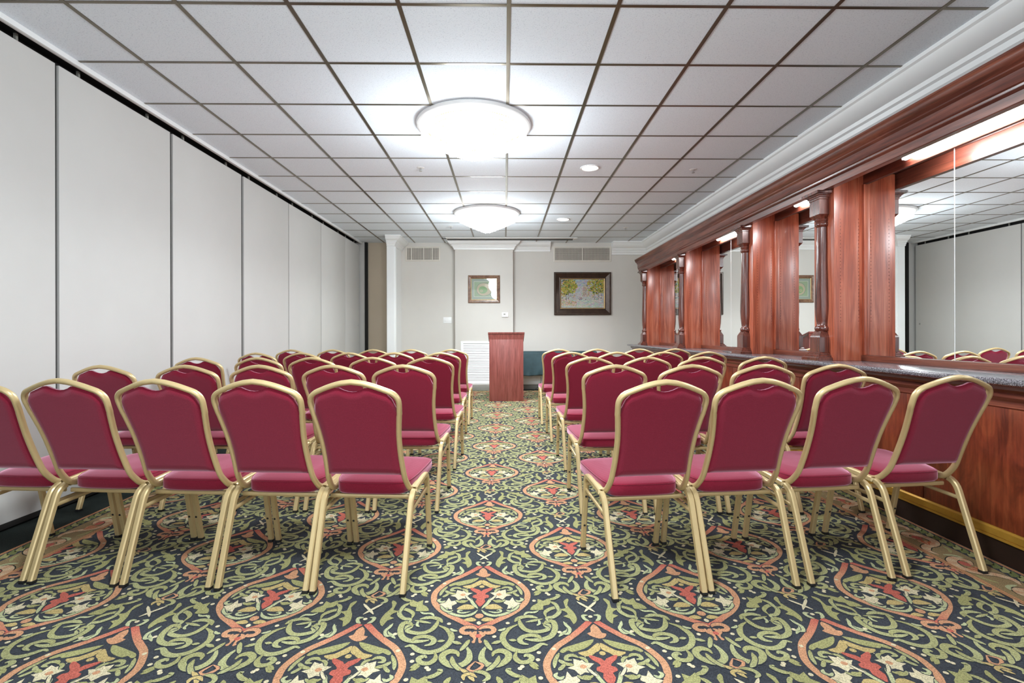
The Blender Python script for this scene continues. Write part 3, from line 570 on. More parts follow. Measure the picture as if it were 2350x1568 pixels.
# carved wooden piers with shelf-pin holes and a turned column in front
def square_stack(bm, rows, cx, cy, mat=0):              # rows of (half width, z): square section stacked upward
    rings = [[bm.verts.new((cx + sx * h, cy + sy * h, z)) for sx, sy in ((-1, -1), (1, -1), (1, 1), (-1, 1))] for h, z in rows]
    for a, b in zip(rings, rings[1:]):
        for k in range(4): bm.faces.new((a[k], a[(k + 1) % 4], b[(k + 1) % 4], b[k]))
    bm.faces.new(rings[0][::-1]); bm.faces.new(rings[-1])
def build_pier():
    t = thing('wooden_pier', 'x', 'pier', (EX, PY[0], .922))
    z0 = .922
    bm = B(); box(bm, 0, MIR - EX + .006, 0, PD, 0.0005, 1.41, .003)
    obj('post', bm, M_wood_v, t)
    bm = B()
    for x in (.048, .186):
        for k in range(30):
            z = .30 + k * .0265
            bmesh.ops.create_circle(bm, cap_ends=True, radius=.0028, segments=8, matrix=Matrix.Translation((x, -.0006, z)) @ Matrix.Rotation(PI / 2, 4, 'X'))
    obj('pin_holes', bm, M_hole, t, smooth=False)
    cx, cy = -.012, PD / 2
    c = obj('turned_column', bx(0, .001, cy - .001, cy + .001, .5, .501), M_wood_turn, t)
    bm = B(); seg = 40; prof = [(.046, .225), (.052, .232), (.055, .245), (.052, .258), (.045, .264), (.040, .272), (.043, .30), (.050, .36), (.053, .42), (.052, .50), (.047, .64), (.043, .80), (.041, .95), (.040, 1.03), (.044, 1.036), (.050, 1.044), (.051, 1.056), (.045, 1.066), (.047, 1.074), (.052, 1.082), (.050, 1.092), (.04, 1.10)]
    rings = []
    for r, z in prof:
        row = []
        for k in range(seg):
            a = 2 * PI * k / seg; rr = r
            if .60 < z < 1.032: rr = r * (1 - .11 * min(1, (z - .60) * 6) * (.5 + .5 * math.cos(a * 10)))
            row.append(bm.verts.new((cx + rr * math.cos(a), cy + rr * math.sin(a), z)))
        rings.append(row)
    for a, b in zip(rings, rings[1:]):
        for k in range(seg): bm.faces.new((a[k], a[(k + 1) % seg], b[(k + 1) % seg], b[k]))
    me = bpy.data.meshes.new('turned_column'); bmesh.ops.recalc_face_normals(bm, faces=bm.faces); bm.to_mesh(me); bm.free()
    me.materials.append(M_wood_turn); me.polygons.foreach_set('use_smooth', [True] * len(me.polygons)); me.set_sharp_from_angle(angle=.7); c.data = me
    bm = B(); square_stack(bm, [(.103, .0005), (.103, .020), (.098, .026), (.088, .028), (.088, .036), (.078, .044), (.074, .046), (.074, .054), (.064, .062), (.062, .064), (.062, .178), (.058, .190), (.038, .228), (.03, .228)], cx, cy)
    obj('column_base', bm, M_wood_turn, c, smooth=False)
    bm = B(); square_stack(bm, [(.03, 1.088), (.040, 1.094), (.062, 1.124), (.062, 1.236), (.066, 1.240), (.066, 1.250), (.072, 1.254), (.074, 1.262), (.082, 1.268), (.084, 1.274), (.102, 1.276), (.102, 1.296), (.09, 1.296)], cx, cy)
    obj('capital', bm, M_wood_turn, c, smooth=False)
    return t
pier = build_pier(); learn(pier)
plab = ['nearest wooden pier with fluted column, beside the large mirror', 'second wooden pier with fluted column, counted from the right', 'third wooden pier with turned column, counted from the right', 'farthest wooden pier with turned column, at the end of the bar']
for i, y in enumerate(PY):
    o = pier if i == 0 else copy_tree(pier)
    o.location = (EX, y, .922); o['label'] = plab[i]; o['group'] = 'wooden piers between the mirrors'
t = thing('wooden_cornice', 'long stepped mahogany cornice above the mirrors and columns', 'cornice', (2.35, 4.0, 2.22)); t['kind'] = 'thing'
WC = [(2.352, 2.452), (2.350, 2.440), (2.356, 2.434), (2.360, 2.424), (2.364, 2.410), (2.374, 2.398), (2.386, 2.390), (2.392, 2.384), (2.390, 2.376), (2.398, 2.368), (2.404, 2.364), (2.405, 2.312), (2.402, 2.304), (2.410, 2.298), (2.412, 2.288), (2.409, 2.282), (2.418, 2.274), (2.424, 2.272), (2.427, 2.224), (2.432, 2.221), (2.474, 2.221), (2.475, 2.425), (2.60, 2.43), (2.728, 2.432), (2.92, 2.44), (2.92, 2.452)]
obj('moulding', prism_y(B(), [(x - 2.35, z - 2.22) for x, z in WC], BY0 - 4, 8.98 - 4), M_wood_h, t, sharp=25)
# fluorescent tubes tucked behind the cornice
for i, (y1, ln) in enumerate(((3.285, 1.22), (4.53, .50), (6.2, .90), (7.86, .75))):
    t = thing('fluorescent_light', ['long lit fluorescent tube under the cornice, nearest and cut off by the frame', 'short lit tube glimpsed left of the nearest fluted column', 'lit tube under the cornice between second and third piers', 'farthest lit tube under the cornice by the third pier'][i], 'fluorescent light', (2.672, y1 - ln / 2, 2.305), 0, 'fluorescent tubes above the mirrors')
    h = ln / 2
    bm = B(); box(bm, -.03, .03, -h - .014, h + .014, .0225, .029, .002); obj('fixture', bm, M_plast, t)
    bm = B(); bmesh.ops.create_cone(bm, cap_ends=True, segments=14, radius1=.021, radius2=.021, depth=ln, matrix=Matrix.Rotation(PI / 2, 4, 'X')); obj('tube', bm, M_tube, t)
    bm = B(); box(bm, -.014, .014, -h - .012, -h, -.018, .0225); obj('socket', bm, M_plast, t); obj('socket', bx(-.014, .014, h, h + .012, -.018, .0225), M_plast, t)

# ================================================================== ceiling lamps
def build_chandelier():
    t = thing('crystal_chandelier', 'x', 'chandelier', (0, 0, CEIL))
    obj('rim', lathe(B(), [(.44, -.004), (.497, -.004), (.50, -.012), (.492, -.030), (.478, -.036), (.462, -.036), (.455, -.026), (.44, -.02), (.44, -.004)], seg=72), M_trim, t)
    obj('ceiling_plate', lathe(B(), [(0, -.006), (.45, -.006), (.45, -.012), (0, -.012)], seg=48), M_cream, t)
    R = [.452, .41, .365, .32, .275, .23, .185, .14, .095, .05]; Z = [-.118, -.140, -.162, -.184, -.205, -.226, -.246, -.266, -.284, -.302]
    for k, (r, zb) in enumerate(zip(R, Z)):
        bm = B(); n = max(8, int(2 * PI * r / .021)); zt = -.03 if k == 0 else zb + .085
        nb = max(3, int(round((zt - zb) / .0145)))
        for i in range(n):
            a = 2 * PI * (i + .5 * (k % 2)) / n; x, y = r * math.cos(a), r * math.sin(a); jit = random.uniform(-.004, .004)
            for b in range(nb):
                z = zb + jit + (b + .5) * (zt - zb) / nb; s = .0068 if b else .0078; hz = .0072 if b else .0105
                v = [bm.verts.new((x + s, y, z)), bm.verts.new((x, y + s, z)), bm.verts.new((x - s, y, z)), bm.verts.new((x, y - s, z)), bm.verts.new((x, y, z + hz)), bm.verts.new((x, y, z - hz))]
                for p, q in ((0, 1), (1, 2), (2, 3), (3, 0)): bm.faces.new((v[p], v[q], v[4])); bm.faces.new((v[q], v[p], v[5]))
        p = obj('crystal_tier', bm, M_crystal, t, smooth=False)
    bm = B()
    for r, z in zip(R[1:], Z[1:]): lathe(bm, [(r - .004, z + .090), (r + .004, z + .090), (r + .004, z + .086), (r - .004, z + .086), (r - .004, z + .090)], seg=40)
    obj('tier_rings', bm, M_gilt, t)
    for k in range(6):
        a = k * PI / 3; bm = B(); bmesh.ops.create_uvsphere(bm, u_segments=12, v_segments=8, radius=.026, matrix=Matrix.Translation((.22 * math.cos(a), .22 * math.sin(a), -.07)))
        obj('bulb', bm, M_bulb, t)
    for kind, k, z in (('POINT', .62, -.37), ('SPOT', 1.05, -.33)):   # glow all round plus the stronger light straight down
        ld = bpy.data.lights.new('lamp_glow', kind); ld.energy = CHAND_W * k; ld.shadow_soft_size = .22; ld.color = (.86, .95, 1)
        if kind == 'SPOT': ld.spot_size = math.radians(168); ld.spot_blend = .5
        l = bpy.data.objects.new('lamp_glow', ld); C.objects.link(l); l.parent = t; l.location = (0, 0, z)
    return t
ch = build_chandelier(); learn(ch)
for i, y in enumerate((4.38, 7.57, 1.19)):
    o = ch if i == 0 else copy_tree(ch)
    o.location = (-.262, y, CEIL); o['group'] = 'crystal chandeliers along the ceiling'
    o['label'] = ['nearer and larger-looking lit crystal chandelier under the white ceiling', 'farther lit crystal chandelier, close to the end wall', 'crystal chandelier above the camera, outside the picture', 'crystal chandelier behind the camera, outside the picture'][i]
for i, (x, y) in enumerate(((.948, 5.504), (.948, 8.007))):
    t = thing('recessed_downlight', ['lit recessed downlight right of the nearer chandelier', 'lit recessed downlight right of the farther chandelier', 'recessed downlight nearer than the picture shows'][i], 'downlight', (x, y, CEIL), 0, 'recessed ceiling downlights')
    obj('trim_ring', lathe(B(), [(.088, .0), (.105, 0), (.105, -.006), (.096, -.010), (.088, -.006), (.088, 0)], seg=32), M_trim, t)
    obj('lens', lathe(B(), [(0, -.010), (.05, -.009), (.089, -.004), (.089, -.001), (0, -.001)], seg=32), M_lens, t)
    ld = bpy.data.lights.new('downlight_beam', 'SPOT'); ld.energy = DOWN_W; ld.spot_size = 2.2; ld.spot_blend = .6; ld.shadow_soft_size = .08; ld.color = (.94, .97, 1)
    l = bpy.data.objects.new('downlight_beam', ld); C.objects.link(l); l.parent = t; l.location = (0, 0, -.03)
for i, (x, y) in enumerate(((-.92, 5.516), (2.115, 5.551), (2.11, 8.645), (-.911, 8.547))):
    t = thing('fire_sprinkler', ['small chrome sprinkler head left of the nearer chandelier', 'small sprinkler head on the ceiling above the nearest pier', 'tiny sprinkler head far right, near the end wall', 'tiny sprinkler head left of the farther chandelier'][i], 'sprinkler', (x, y, CEIL), 0, 'ceiling sprinkler heads')
    obj('escutcheon', lathe(B(), [(0, -.006), (.03, -.005), (.042, -.001), (.042, 0), (0, 0)], seg=20), M_plast, t)
    bm = B(); lathe(bm, [(0, -.006), (.009, -.006), (.009, -.018), (.004, -.02), (.004, -.036), (0, -.036)], seg=10); lathe(bm, [(0, -.036), (.017, -.036), (.017, -.039), (0, -.039)], seg=12)
    box(bm, -.012, -.009, -.002, .002, -.037, -.014); box(bm, .009, .012, -.002, .002, -.037, -.014); obj('deflector', bm, M_steel, t)

# ================================================================== end wall fittings
t = thing('projection_screen_case', 'long white screen case in the ceiling with a dark slot', 'screen case', (.10, 9.58, CEIL))
obj('housing', bx(-1.215, 1.225, -.10, .055, -.016, -.004, .003), M_trim, t)
obj('slot', bx(-1.20, 1.225, .057, .085, -.030, -.0045), M_black, t)
obj('end_cap', bx(1.227, 1.30, -.085, .06, -.022, -.004, .003), M_trim, t)
bm = B(); box(bm, -1.30, -1.217, .03, .045, -.016, -.004); obj('end_cap', bm, M_dark, t)
def grille(name, lab, cx, z0, z1, w, dividers, nv, nh, y, group):
    t = thing(name, lab, 'vent', (cx, y, z0), 0, group); h = z1 - z0
    obj('frame', frame_rect(B(), -w / 2, w / 2, 0, h, [(0, 0), (0, .012), (.012, .016), (.030, .014), (.030, 0)]), M_vent, t, smooth=False)
    obj('duct', bx(-w / 2 + .02, w / 2 - .02, -.003, -.0005, .02, h - .02), M_vdark, t)
    bm = B()
    for k in range(nv):
        x = -w / 2 + .03 + (w - .06) * (k + .5) / nv
        if any(abs(x - d) < .02 for d in dividers): continue
        box(bm, x - .0035, x + .0035, -.011, -.007, .03, h - .03)
    for k in range(nh):
        z = .03 + (h - .06) * (k + .5) / nh; box(bm, -w / 2 + .03, w / 2 - .03, -.0065, -.0045, z - .0022, z + .0022)
    for d in dividers: box(bm, d - .012, d + .012, -.014, -.004, .025, h - .025)
    obj('grid', bm, M_vent, t, smooth=False)
grille('wall_vent', 'wide two-part wall vent above the large framed painting', 1.58, 2.575, 2.885, 1.17, [0.0], 46, 15, BACK, 'vents high on the end wall')
grille('wall_vent', 'smaller wall vent beside the left pilaster', -1.64, 2.585, 2.885, .70, [-.23, .02, .19], 30, 14, BACK, 'vents high on the end wall')
t = thing('return_air_grille', 'large white louvred grille low on the end wall behind the lectern', 'grille', (-.40, PM[2], .12))
obj('frame', frame_rect(B(), -.46, .46, 0, .855, [(0, 0), (0, .014), (.035, .018), (.05, .012), (.05, 0)]), M_trim, t, smooth=False)
obj('duct', bx(-.42, .42, -.003, -.0005, .04, .82), M_vdark, t)
bm = B(); n = 24
for k in range(n):
    z = .05 + .755 * (k + .5) / n
    v = [bm.verts.new(p) for p in ((-.41, -.014, z - .013), (.41, -.014, z - .013), (.41, -.004, z + .012), (-.41, -.004, z + .012), (-.41, -.012, z - .014), (.41, -.012, z - .014), (.41, -.002, z + .011), (-.41, -.002, z + .011))]
    for q in ((0, 1, 2, 3), (7, 6, 5, 4), (0, 4, 5, 1), (3, 2, 6, 7)): bm.faces.new([v[i] for i in q])
obj('louvres', bm, M_trim, t, smooth=False)
t = thing('thermostat', 'small white thermostat under the smaller framed picture', 'thermostat', (.012, PM[2], 1.45))
obj('body', bx(-.062, .062, -.024, 0, 0, .092, .006), M_plast, t); obj('display', bx(-.03, .008, -.026, -.02, .044, .070), M_grey, t)
t = thing('switch_plate', 'blank white double switch plate left of the middle pier', 'switch plate', (-1.15, BACK, 1.335))
obj('plate', bx(-.082, .082, -.007, 0, 0, .125, .003), M_plast, t)
bm = B()
for x in (-.04, .04): box(bm, x - .012, x + .012, -.011, -.006, .045, .08, .002)
obj('rocker', bm, M_plast, t)

# framed street painting
def dabs(s, n, fn, size, z0):
    for k in range(n):
        u, v, col, (a, b) = fn(k, n)
        if col is None or not (.01 < u < .99 and .01 < v < .99): continue
        w, h = size * a * random.uniform(.6, 1.2), size * b * random.uniform(.6, 1.2); r = random.uniform(-.6, .6); c_, s_ = math.cos(r), math.sin(r)
        col = tuple(max(0, c * random.uniform(.72, 1.28)) for c in col); x, y = u * CW, v * CH
        s.poly([(x + dx * c_ - dy * s_, y + dx * s_ + dy * c_) for dx, dy in ((-w, 0), (0, -h), (w, 0), (0, h))], z0 + k * 1e-7, col)
CW, CH = .872, .581
def street():
    s = Sheet()
    def bg(k, n):
        u, v = random.random(), random.random()
        if v > .52: return u, v, lerp((.26, .34, .42), (.52, .50, .46), random.random() * .7 + (.3 if v < .75 else 0)), (1.6, .8)
        if v > .36: return u, v, lerp((.36, .36, .40), (.55, .50, .42), random.random()), (1.2, .7)
        return u, v, lerp((.30, .36, .36), (.56, .54, .44), random.random()), (2.0, .5)
    s.poly([(0, 0), (CW, 0), (CW, CH), (0, CH)], -.0001, (.42, .44, .42)); dabs(s, 1400, bg, .017, 0)
    def bld(k, n):
        u = random.uniform(.50, .66); v = random.uniform(.40, .80 - abs(u - .57) * .8); return u, v, random.choice(((.60, .46, .22), (.62, .52, .34), (.40, .20, .12), (.30, .24, .22))), (.5, 1.0)
    def bld2(k, n):
        u = random.uniform(.34, .48); v = random.uniform(.40, .62 - (u - .34) * .9); return u, v, random.choice(((.44, .44, .50), (.58, .54, .50), (.36, .36, .42))), (.5, 1.0)
    dabs(s, 240, bld, .012, .0002); dabs(s, 130, bld2, .011, .0002)
    def win(k, n): return .53 + .035 * (k % 4), .46 + .07 * (k // 4), (.18, .14, .13), (.45, 1.1)
    dabs(s, 16, win, .011, .00025)
    def tree(cx, cy, rx, ry):
        def f(k, n):
            a, r = random.random() * 2 * PI, math.sqrt(random.random()); q = random.choice(((0, 0, .8), (-.5, .3, .7), (.45, .45, .6), (.5, -.35, .5), (-.35, -.45, .6), (0, .7, .6), (.85, .1, .35)))
            return cx + rx * (q[0] + q[2] * r * math.cos(a)), cy + ry * (q[1] + q[2] * r * math.sin(a)), random.choice(((.36, .34, .03), (.52, .42, .05), (.17, .21, .03), (.06, .09, .02), (.46, .28, .05), (.28, .28, .03))), (.9, .8)
        return f
    dabs(s, 620, tree(.15, .72, .19, .26), .019, .0003); dabs(s, 620, tree(.86, .74, .22, .27), .019, .0003); dabs(s, 90, tree(.06, .5, .10, .16), .013, .0003)
    def trunk(k, n): u = random.choice((.12, .17, .78, .87, .94)); return u + random.uniform(-.008, .008), random.uniform(.28, .56), (.10, .08, .06), (.35, 1.6)
    dabs(s, 110, trunk, .010, .0004)
    def stall(k, n): u = random.choice((random.uniform(.12, .34), random.uniform(.70, .97))); return u, random.uniform(.36, .44), random.choice(((.60, .34, .16), (.62, .58, .54), (.30, .36, .44), (.24, .20, .20))), (1.3, .6)
    dabs(s, 140, stall, .012, .0005)
    def flow(k, n): u = random.random() * .36; v = random.uniform(.08, .34 - u * .35); return u, v, random.choice(((.55, .16, .13), (.60, .30, .26), (.62, .52, .22), (.26, .30, .10), (.16, .20, .08), (.62, .55, .5))), (.8, .6)
    dabs(s, 420, flow, .011, .0005)
    def folk(k, n): u = random.choice((random.uniform(.40, .50), random.uniform(.56, .95))); return u, random.uniform(.27, .37), random.choice(((.10, .10, .13), (.20, .28, .38), (.36, .16, .13), (.55, .50, .45))), (.35, 1.2)
    dabs(s, 90, folk, .013, .0006)
    return s
t = thing('framed_painting', 'large dark-framed painting of a tree-lined street', 'painting', (1.004, BACK - .002, 1.50))
obj('frame', frame_rect(B(), 0, 1.152, 0, .862, [(0, 0), (0, .040), (.012, .050), (.028, .050), (.040, .042), (.105, .022), (.115, .026), (.125, .026), (.125, 0)]), M_frame_d, t, smooth=False)
obj('gilt_liner', frame_rect(B(), .124, 1.028, .124, .738, [(0, 0), (0, .024), (.012, .020), (.020, .014), (.020, 0)]), M_gilt, t, smooth=False)
p = street().mesh('canvas', M_canvas, up=(0, 0, 1), parent=t); p.rotation_euler = (PI / 2, 0, 0); p.location = (.140, -.010, .141)
# framed ground-plan print behind glass
t = thing('framed_picture', 'smaller brown-framed print under glass on the middle pier', 'picture', (-.713, PM[2] - .002, 1.732))
obj('frame', frame_rect(B(), 0, .627, 0, .541, [(0, 0), (0, .020), (.010, .026), (.026, .022), (.034, .026), (.046, .024), (.058, .014), (.058, 0)]), M_frame_b, t, smooth=False)
obj('bead', frame_rect(B(), .057, .570, .057, .484, [(0, 0), (0, .017), (.008, .015), (.010, 0)]), M_gilt, t, smooth=False)
s = Sheet(); w, h = .507, .421
s.poly([(0, 0), (w, 0), (w, h), (0, h)], 0, (.30, .36, .28)); s.poly([(.05, .055), (w - .05, .055), (w - .05, h - .055), (.05, h - .055)], .0003, (.56, .58, .46)); s.poly([(.06, .065), (w - .06, .065), (w - .06, h - .065), (.06, h - .065)], .0004, (.30, .40, .22))
ov = lambda cx, cy_, rx, ry, sp=0: [(cx + (rx * (1 + sp * math.cos(a))) * math.cos(a), cy_ + ry * math.sin(a)) for a in (k * 2 * PI / 40 for k in range(40))]
s.fan(ov(.245, .205, .165, .135, .1), .0006, (.24, .30, .20)); s.fan(ov(.245, .205, .150, .122, .1), .0007, (.50, .42, .26)); s.fan(ov(.225, .195, .085, .072, .1), .0008, (.22, .38, .14)); s.fan(ov(.20, .175, .030, .026), .0009, (.50, .38, .22)); s.fan(ov(.20, .175, .016, .014), .0010, (.28, .42, .18))
for k in range(26):
    a = -1.0 + k * .075; s.poly([(.255 + r * math.cos(b), .205 + r * .8 * math.sin(b)) for r, b in ((.170, a), (.195, a), (.195, a + .05), (.170, a + .05))], .0007, (.10, .13, .09) if k % 2 else (.60, .60, .52))
p = s.mesh('print', M_canvas, up=(0, 0, 1), parent=t); p.rotation_euler = (PI / 2, 0, 0); p.location = (.060, -.006, .060)
obj('glass_pane', bx(.060, .567, -.0125, -.0105, .060, .481), M_glass, t, smooth=False)

# lectern in the aisle
t = thing('lectern', 'mahogany laminate lectern standing at the end of the aisle', 'lectern', (.030, 8.32, 0))
obj('front_panel', bx(-.284, .284, 0, .018, 0.0, 1.07, .002), M_lect, t)
for sx in (-1, 1):
    bm = B(); v = [(0.018, 0), (.42, 0), (.42, .96), (.018, 1.10)]
    a = [bm.verts.new((sx * .284, y, z)) for y, z in v]; b = [bm.verts.new((sx * .266, y, z)) for y, z in v]
    bm.faces.new(a); bm.faces.new(b[::-1])
    for k in range(4): bm.faces.new((a[k], a[(k + 1) % 4], b[(k + 1) % 4], b[k]))
    obj('side_panel', bm, M_lect, t, smooth=False)
v2 = [(-.286, 0, 1.03), (.286, 0, 1.03), (.300, -.012, 1.128), (-.300, -.012, 1.128)]
bm = B(); a = [bm.verts.new(p) for p in v2]; b = [bm.verts.new((x, y + .03, z)) for x, y, z in v2]
bm.faces.new(a); bm.faces.new(b[::-1])
for k in range(4): bm.faces.new((a[k], a[(k + 1) % 4], b[(k + 1) % 4], b[k]))
obj('flared_top_rail', bm, M_lect, t, smooth=False)
bm = B(); P = [(-.020, 1.128), (-.022, 1.150), (.44, 1.01), (.44, .985)]
a = [bm.verts.new((-.304, y, z)) for y, z in P]; b = [bm.verts.new((.304, y, z)) for y, z in P]
bm.faces.new(a); bm.faces.new(b[::-1])
for k in range(4): bm.faces.new((a[k], a[(k + 1) % 4], b[(k + 1) % 4], b[k]))
obj('reading_top', bm, M_lect, t, smooth=False)
obj('shelf', bx(-.265, .265, .02, .40, .55, .568), M_lect, t)

# table under a dark cloth, heater and cord by the end wall
TX0, TX1, TY0, TY1 = .10, 1.80, 9.74, 10.03
t = thing('folding_table', 'folding table hidden under the dark cloth beside the lectern', 'table', ((TX0 + TX1) / 2, (TY0 + TY1) / 2, 0))
hx, hy = (TX1 - TX0) / 2, (TY1 - TY0) / 2
obj('tabletop', bx(-hx + .01, hx - .01, -hy + .01, hy - .01, .735, .762, .004), M_table, t)
for sx in (-1, 1):
    for sy in (-1, 1): obj('leg', sweep(B(), [(sx * (hx - .12), sy * (hy - .08), 0), (sx * (hx - .14), sy * (hy - .08), .735)], csec(.013)), M_grey, t)
bm = B(); nx, rows = 90, [(TY1 - .005, .772), (TY0 + .02, .772), (TY0 - .004, .764), (TY0 - .010, .68), (TY0 - .012, .55), (TY0 - .014, .41), (TY0 - .016, .300)]
g = []
for j, (y, z) in enumerate(rows):
    row = []
    for i in range(nx + 1):
        u = i / nx; x = TX0 - .01 + u * (TX1 - TX0 + .02); dy = dz = 0
        if j >= 3:
            k = (j - 2) / 4; ph = 9 * math.sin(u * 5 + z * 4)
            dy = -k * (.022 * math.sin(u * 30 + ph + z * 16) + .012 * math.sin(u * 71 - z * 25)) - .02 * k; dz = .008 * math.sin(u * 21) * k
        row.append(bm.verts.new((x, y + dy, z + dz)))
    g.append(row)
for a, b in zip(g, g[1:]):
    for k in range(nx): bm.faces.new((a[k], a[k + 1], b[k + 1], b[k]))
o = tag(obj('tablecloth', bm, M_cloth, sharp=180), 'creased dark green cloth draped over the table beside the lectern', 'tablecloth')
md = o.modifiers.new('thick', 'SOLIDIFY'); md.thickness = .003; md.offset = 1
md = o.modifiers.new('soft', 'SUBSURF'); md.levels = md.render_levels = 1
t = thing('baseboard_heater', 'low white baseboard heater under the cloth-covered table', 'heater', (1.2, BACK - .004, .10))
obj('housing', bx(-.98, .98, -.06, 0, .0, .18, .006), M_trim, t)
bm = B(); box(bm, -.97, .97, -.066, -.059, .030, .050, .002); box(bm, -.97, .97, -.066, -.059, .12, .15, .002); obj('louvre', bm, M_plast, t)
for sx in (-.95, .95): obj('foot', bx(sx - .02, sx + .02, -.05, -.01, -.10, 0), M_dark, t)
pp = smooth_path([(.70, 9.66, .283), (.705, 9.655, .23), (.685, 9.66, .14), (.60, 9.66, .05), (.52, 9.68, .006), (.42, 9.74, .006), (.32, 9.80, .006)], 4)
tag(obj('power_cord', sweep(B(), pp, csec(.004, 6)), M_rubber), 'thin dark cord hanging from the draped table to the carpet', 'cord')

# ================================================================== banquet chairs
def half_w(z):                                          # half width of the back frame, centre of the tube
    pts = [(.40, .183), (.50, .178), (.60, .172), (.68, .175), (.76, .184), (.82, .191), (.86, .192)]
    for (a, p), (b, q) in zip(pts, pts[1:]):
        if z <= b: return p + (q - p) * max(0, (z - a) / (b - a))
    return pts[-1][1]
def lean(z): return .125 - (z - .44) * .36 - max(0, z - .44) ** 2 * .06    # fore-aft place of the back, y forward
def build_chair():
    t = thing('banquet_chair', 'x', 'chair')
    SEC = rsec(.024, .024, .28)
    # back tube: from the seat rails up round the arch
    right = [(.188, .40, .412), (.188, lean(.44) + .055, .400), (half_w(.5), lean(.47), .475), (.173, lean(.58), .58), (.175, lean(.68), .68), (.186, lean(.77), .77), (.190, lean(.79), .79)]
    low = fillet(right[:3] + [right[3]], {1: .06, 2: .03}, 6)[:-1]
    up = smooth_path(right[2:], 3)[1:]
    top = fillet([Vector(up[-1]), Vector((.197, lean(.874), .874)), Vector((.085, lean(.922), .919)), Vector((0, lean(.940), .938)), ], {1: .082, 2: .085}, 8)
    rs = low + up + top[1:]
    crown = [p for p in rs]; crown[-1] = Vector((0, lean(.934), .9335))
    path = crown + [Vector((-p.x, p.y, p.z)) for p in crown[::-1][1:]]
    obj('back_frame', sweep(B(), path, rsec(.021, .027, .3), up=(0, 1, .30)), M_gold, t, sharp=50)
    # padded back
    bm = B(); nz, nxx = 22, 20; zb, grid = .497, {}
    def ztop(u):
        a = abs(u) * .176
        e = .9265 - .0 * a - max(0, a - .055) * .40 - max(0, a - .142) ** 1 * .9 - max(0, a - .165) * 2.0
        n = .024 * max(0, 1 - (a / .062) ** 2) + (0 if a > .062 else 0)
        return e - .012 - n
    for s in (-1, 1):
        for i in range(nxx + 1):
            u = -1 + 2 * i / nxx
            for j in range(nz + 1):
                v = j / nz; z = zb + v * (ztop(u) - zb); x = u * (half_w(min(z, .86)) - .0085)
                e = min(1, (1 - abs(u)) / .14) ; f = min(1, v / .03, (1 - v) / .06); k = math.sqrt(max(0, 1 - (1 - min(e, 1)) ** 2)) * math.sqrt(max(0, 1 - (1 - max(0, f)) ** 2))
                y = lean(z) + s * (.0055 + .013 * k)
                edge = i in (0, nxx) or j in (0, nz)
                grid[s, i, j] = bm.verts.new((x, y, z))
    for s in (-1, 1):
        for i in range(nxx):
            for j in range(nz): bm.faces.new((grid[s, i, j], grid[s, i + 1, j], grid[s, i + 1, j + 1], grid[s, i, j + 1]))
    ring = [(i, 0) for i in range(nxx + 1)] + [(nxx, j) for j in range(1, nz + 1)] + [(i, nz) for i in range(nxx - 1, -1, -1)] + [(0, j) for j in range(nz - 1, 0, -1)]
    for a, b in zip(ring, ring[1:] + ring[:1]): bm.faces.new((grid[-1, a[0], a[1]], grid[-1, b[0], b[1]], grid[1, b[0], b[1]], grid[1, a[0], a[1]]))
    obj('backrest', bm, M_fabric, t, sharp=50)
    # seat cushion
    def outline(k):                                     # inset k
        P = [(-.115 + k, .168 + k), (.115 - k, .168 + k), (.168 - k, .205 + k), (.190 - k, .30), (.206 - k, .50 - k), (.196 - k, .555 - k), (.12, .580 - k), (-.12, .580 - k), (-.196 + k, .555 - k), (-.206 + k, .50 - k), (-.190 + k, .30), (-.168 + k, .205 + k)]
        return smooth_path([(x, y, 0) for x, y in P], 4, True)
    bm = B(); rings = []
    for k, z in ((.030, .381), (.006, .384), (.0, .394), (.0, .430), (.004, .438), (.010, .442), (.03, .448), (.09, .456), (.12, .458)):
        rings.append([bm.verts.new((p.x, p.y, z + (p.y - .17) * .05)) for p in (outline(k) if k < .02 else [Vector((q.x * (1 - k * 3.4), .375 + (q.y - .375) * (1 - k * 3.4), 0)) for q in outline(.01 if z > .42 else .0)])])
    n = len(rings[0])
    for a, b in zip(rings, rings[1:]):
        for i in range(n): bm.faces.new((a[i], a[(i + 1) % n], b[(i + 1) % n], b[i]))
    bm.faces.new(rings[0][::-1]); bm.faces.new(rings[-1])
    seat = obj('seat', bm, M_fabric, t, sharp=60)
    pl = [(p.x, p.y, .4365 + (p.y - .17) * .05) for p in outline(.0015)]
    obj('piping', sweep(B(), pl, csec(.0022, 5), closed=True), M_fabric, seat)
    # side legs: each rear leg carries the sloping rail, each front leg the front bend
    LS = rsec(.025, .027, .18)
    for sx in (-1, 1):
        rear = [(sx * .200, 0, .010), (sx * .204, .135, .400), (sx * .204, .29, .412)]
        leg = obj('leg', sweep(B(), fillet(rear, {1: .05}, 6), LS, up=(0, 1, .2)), M_gold, t, sharp=30)
        bm = B(); box(bm, -.0128, .0128, -.0142, .0142, 0, .014, .002); f = obj('rubber_foot', bm, M_rubber, leg); f.location = (sx * .200, .002, 0)
        front = [(sx * .204, .289, .412), (sx * .203, .432, .418), (sx * .200, .515, .010)]
        leg = obj('leg', sweep(B(), fillet(front, {1: .05}, 6), LS, up=(0, 1, .2)), M_gold, t, sharp=30)
        bm = B(); box(bm, -.0128, .0128, -.0142, .0142, 0, .014, .002); f = obj('rubber_foot', bm, M_rubber, leg); f.location = (sx * .200, .513, 0)
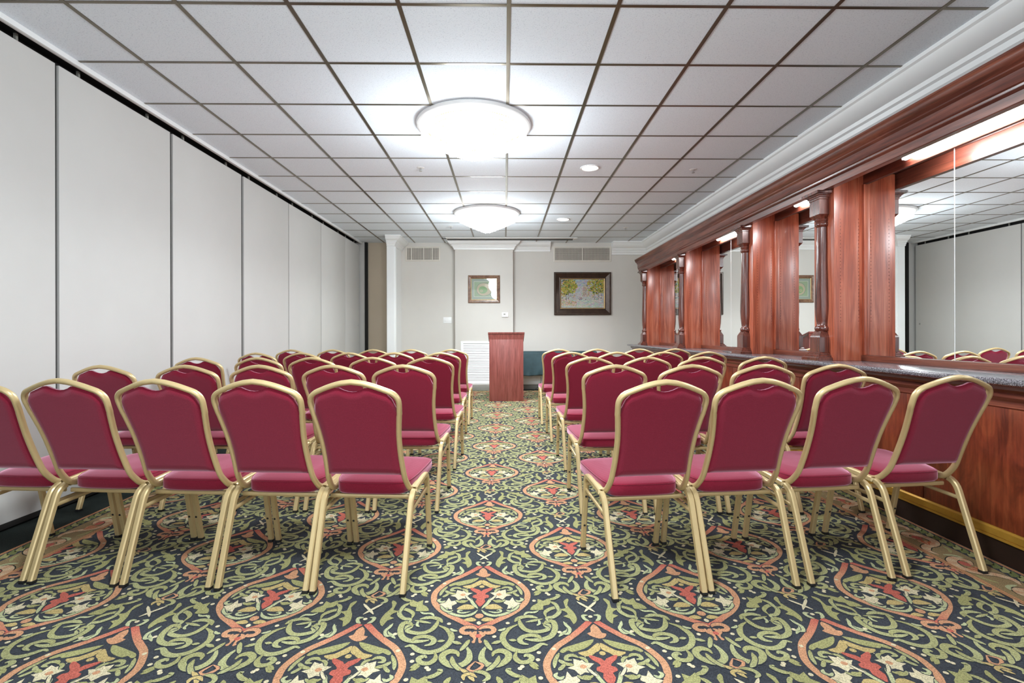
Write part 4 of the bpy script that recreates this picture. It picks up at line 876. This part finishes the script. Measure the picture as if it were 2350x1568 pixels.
        for z in (.30, .14):
            y = .432 + (.418 - z) / .402 * .083
            bm = B(); lathe(bm, [(0, .019), (.004, .018), (.0065, .014), (.0065, .011), (0, .011)], seg=10); b = obj('stacking_bumper', bm, M_rubber, leg); b.rotation_euler = (PI / 2, 0, 0); b.location = (sx * .2015, y, z)
        obj('side_brace', sweep(B(), [(sx * .203, .112, .318), (sx * .201, .448, .336)], rsec(.014, .018, .25)), M_gold, t, sharp=50)
    for y, z in ((.20, .366), (.42, .374)): obj('stretcher', sweep(B(), [(-.205, y, z), (.205, y, z)], rsec(.012, .020, .25)), M_gold, t, sharp=50)
    return t
chair = build_chair(); learn(chair)
first = True
ROWN = ['nearest', 'second', 'middle', 'fourth', 'farthest']
LEFT = [  # rear-foot centre x, y per row, from the aisle outwards, and the turn of the row
    ([-.643, -1.075, -1.520, -1.965, -2.405], 2.185, .085, -.075),
    ([-.632, -1.075, -1.535, -2.005, -2.540], 3.184, .030, -.045),
    ([-.618, -1.085, -1.590, -2.040, -2.545], 4.170, .030, -.035),
    ([-.650, -1.125, -1.590, -2.080, -2.550], 5.170, .030, -.030),
    ([-.645, -1.135, -1.600, -2.095, -2.600], 6.150, .020, -.020)]
RIGHT = [
    ([.666, 1.100, 1.577, 2.060], 2.135, .120, .100),
    ([.680, 1.150, 1.604, 2.055], 3.110, .000, .040),
    ([.700, 1.165, 1.615, 2.120], 4.100, .000, .020),
    ([.685, 1.150, 1.640, 2.095], 5.160, .000, .010),
    ([.660, 1.130, 1.650, 2.090], 6.140, .000, .005)]
LPOS = ['beside the aisle', 'second from the aisle', 'third from the aisle', 'fourth from the aisle', 'beside the white partition']
RPOS = ['beside the aisle', 'second from the aisle', 'third from the aisle', 'beside the wooden bar']
for side, rows, pos in (('left', LEFT, LPOS), ('right', RIGHT, RPOS)):
    for r, (xs, y0, slope, rot) in enumerate(rows):
        for k, x in enumerate(xs):
            o = chair if first else copy_tree(chair); first = False
            y = y0 + slope * (abs(x) - abs(xs[0]))
            o.location = (x, y, 0); o.rotation_euler = (0, 0, rot + random.uniform(-.012, .012))
            o['label'] = f'gold-framed burgundy chair, {ROWN[r]} row {side} of the aisle, {pos[k]}'
            o['group'] = 'burgundy banquet chairs in rows'; o['category'] = 'chair'
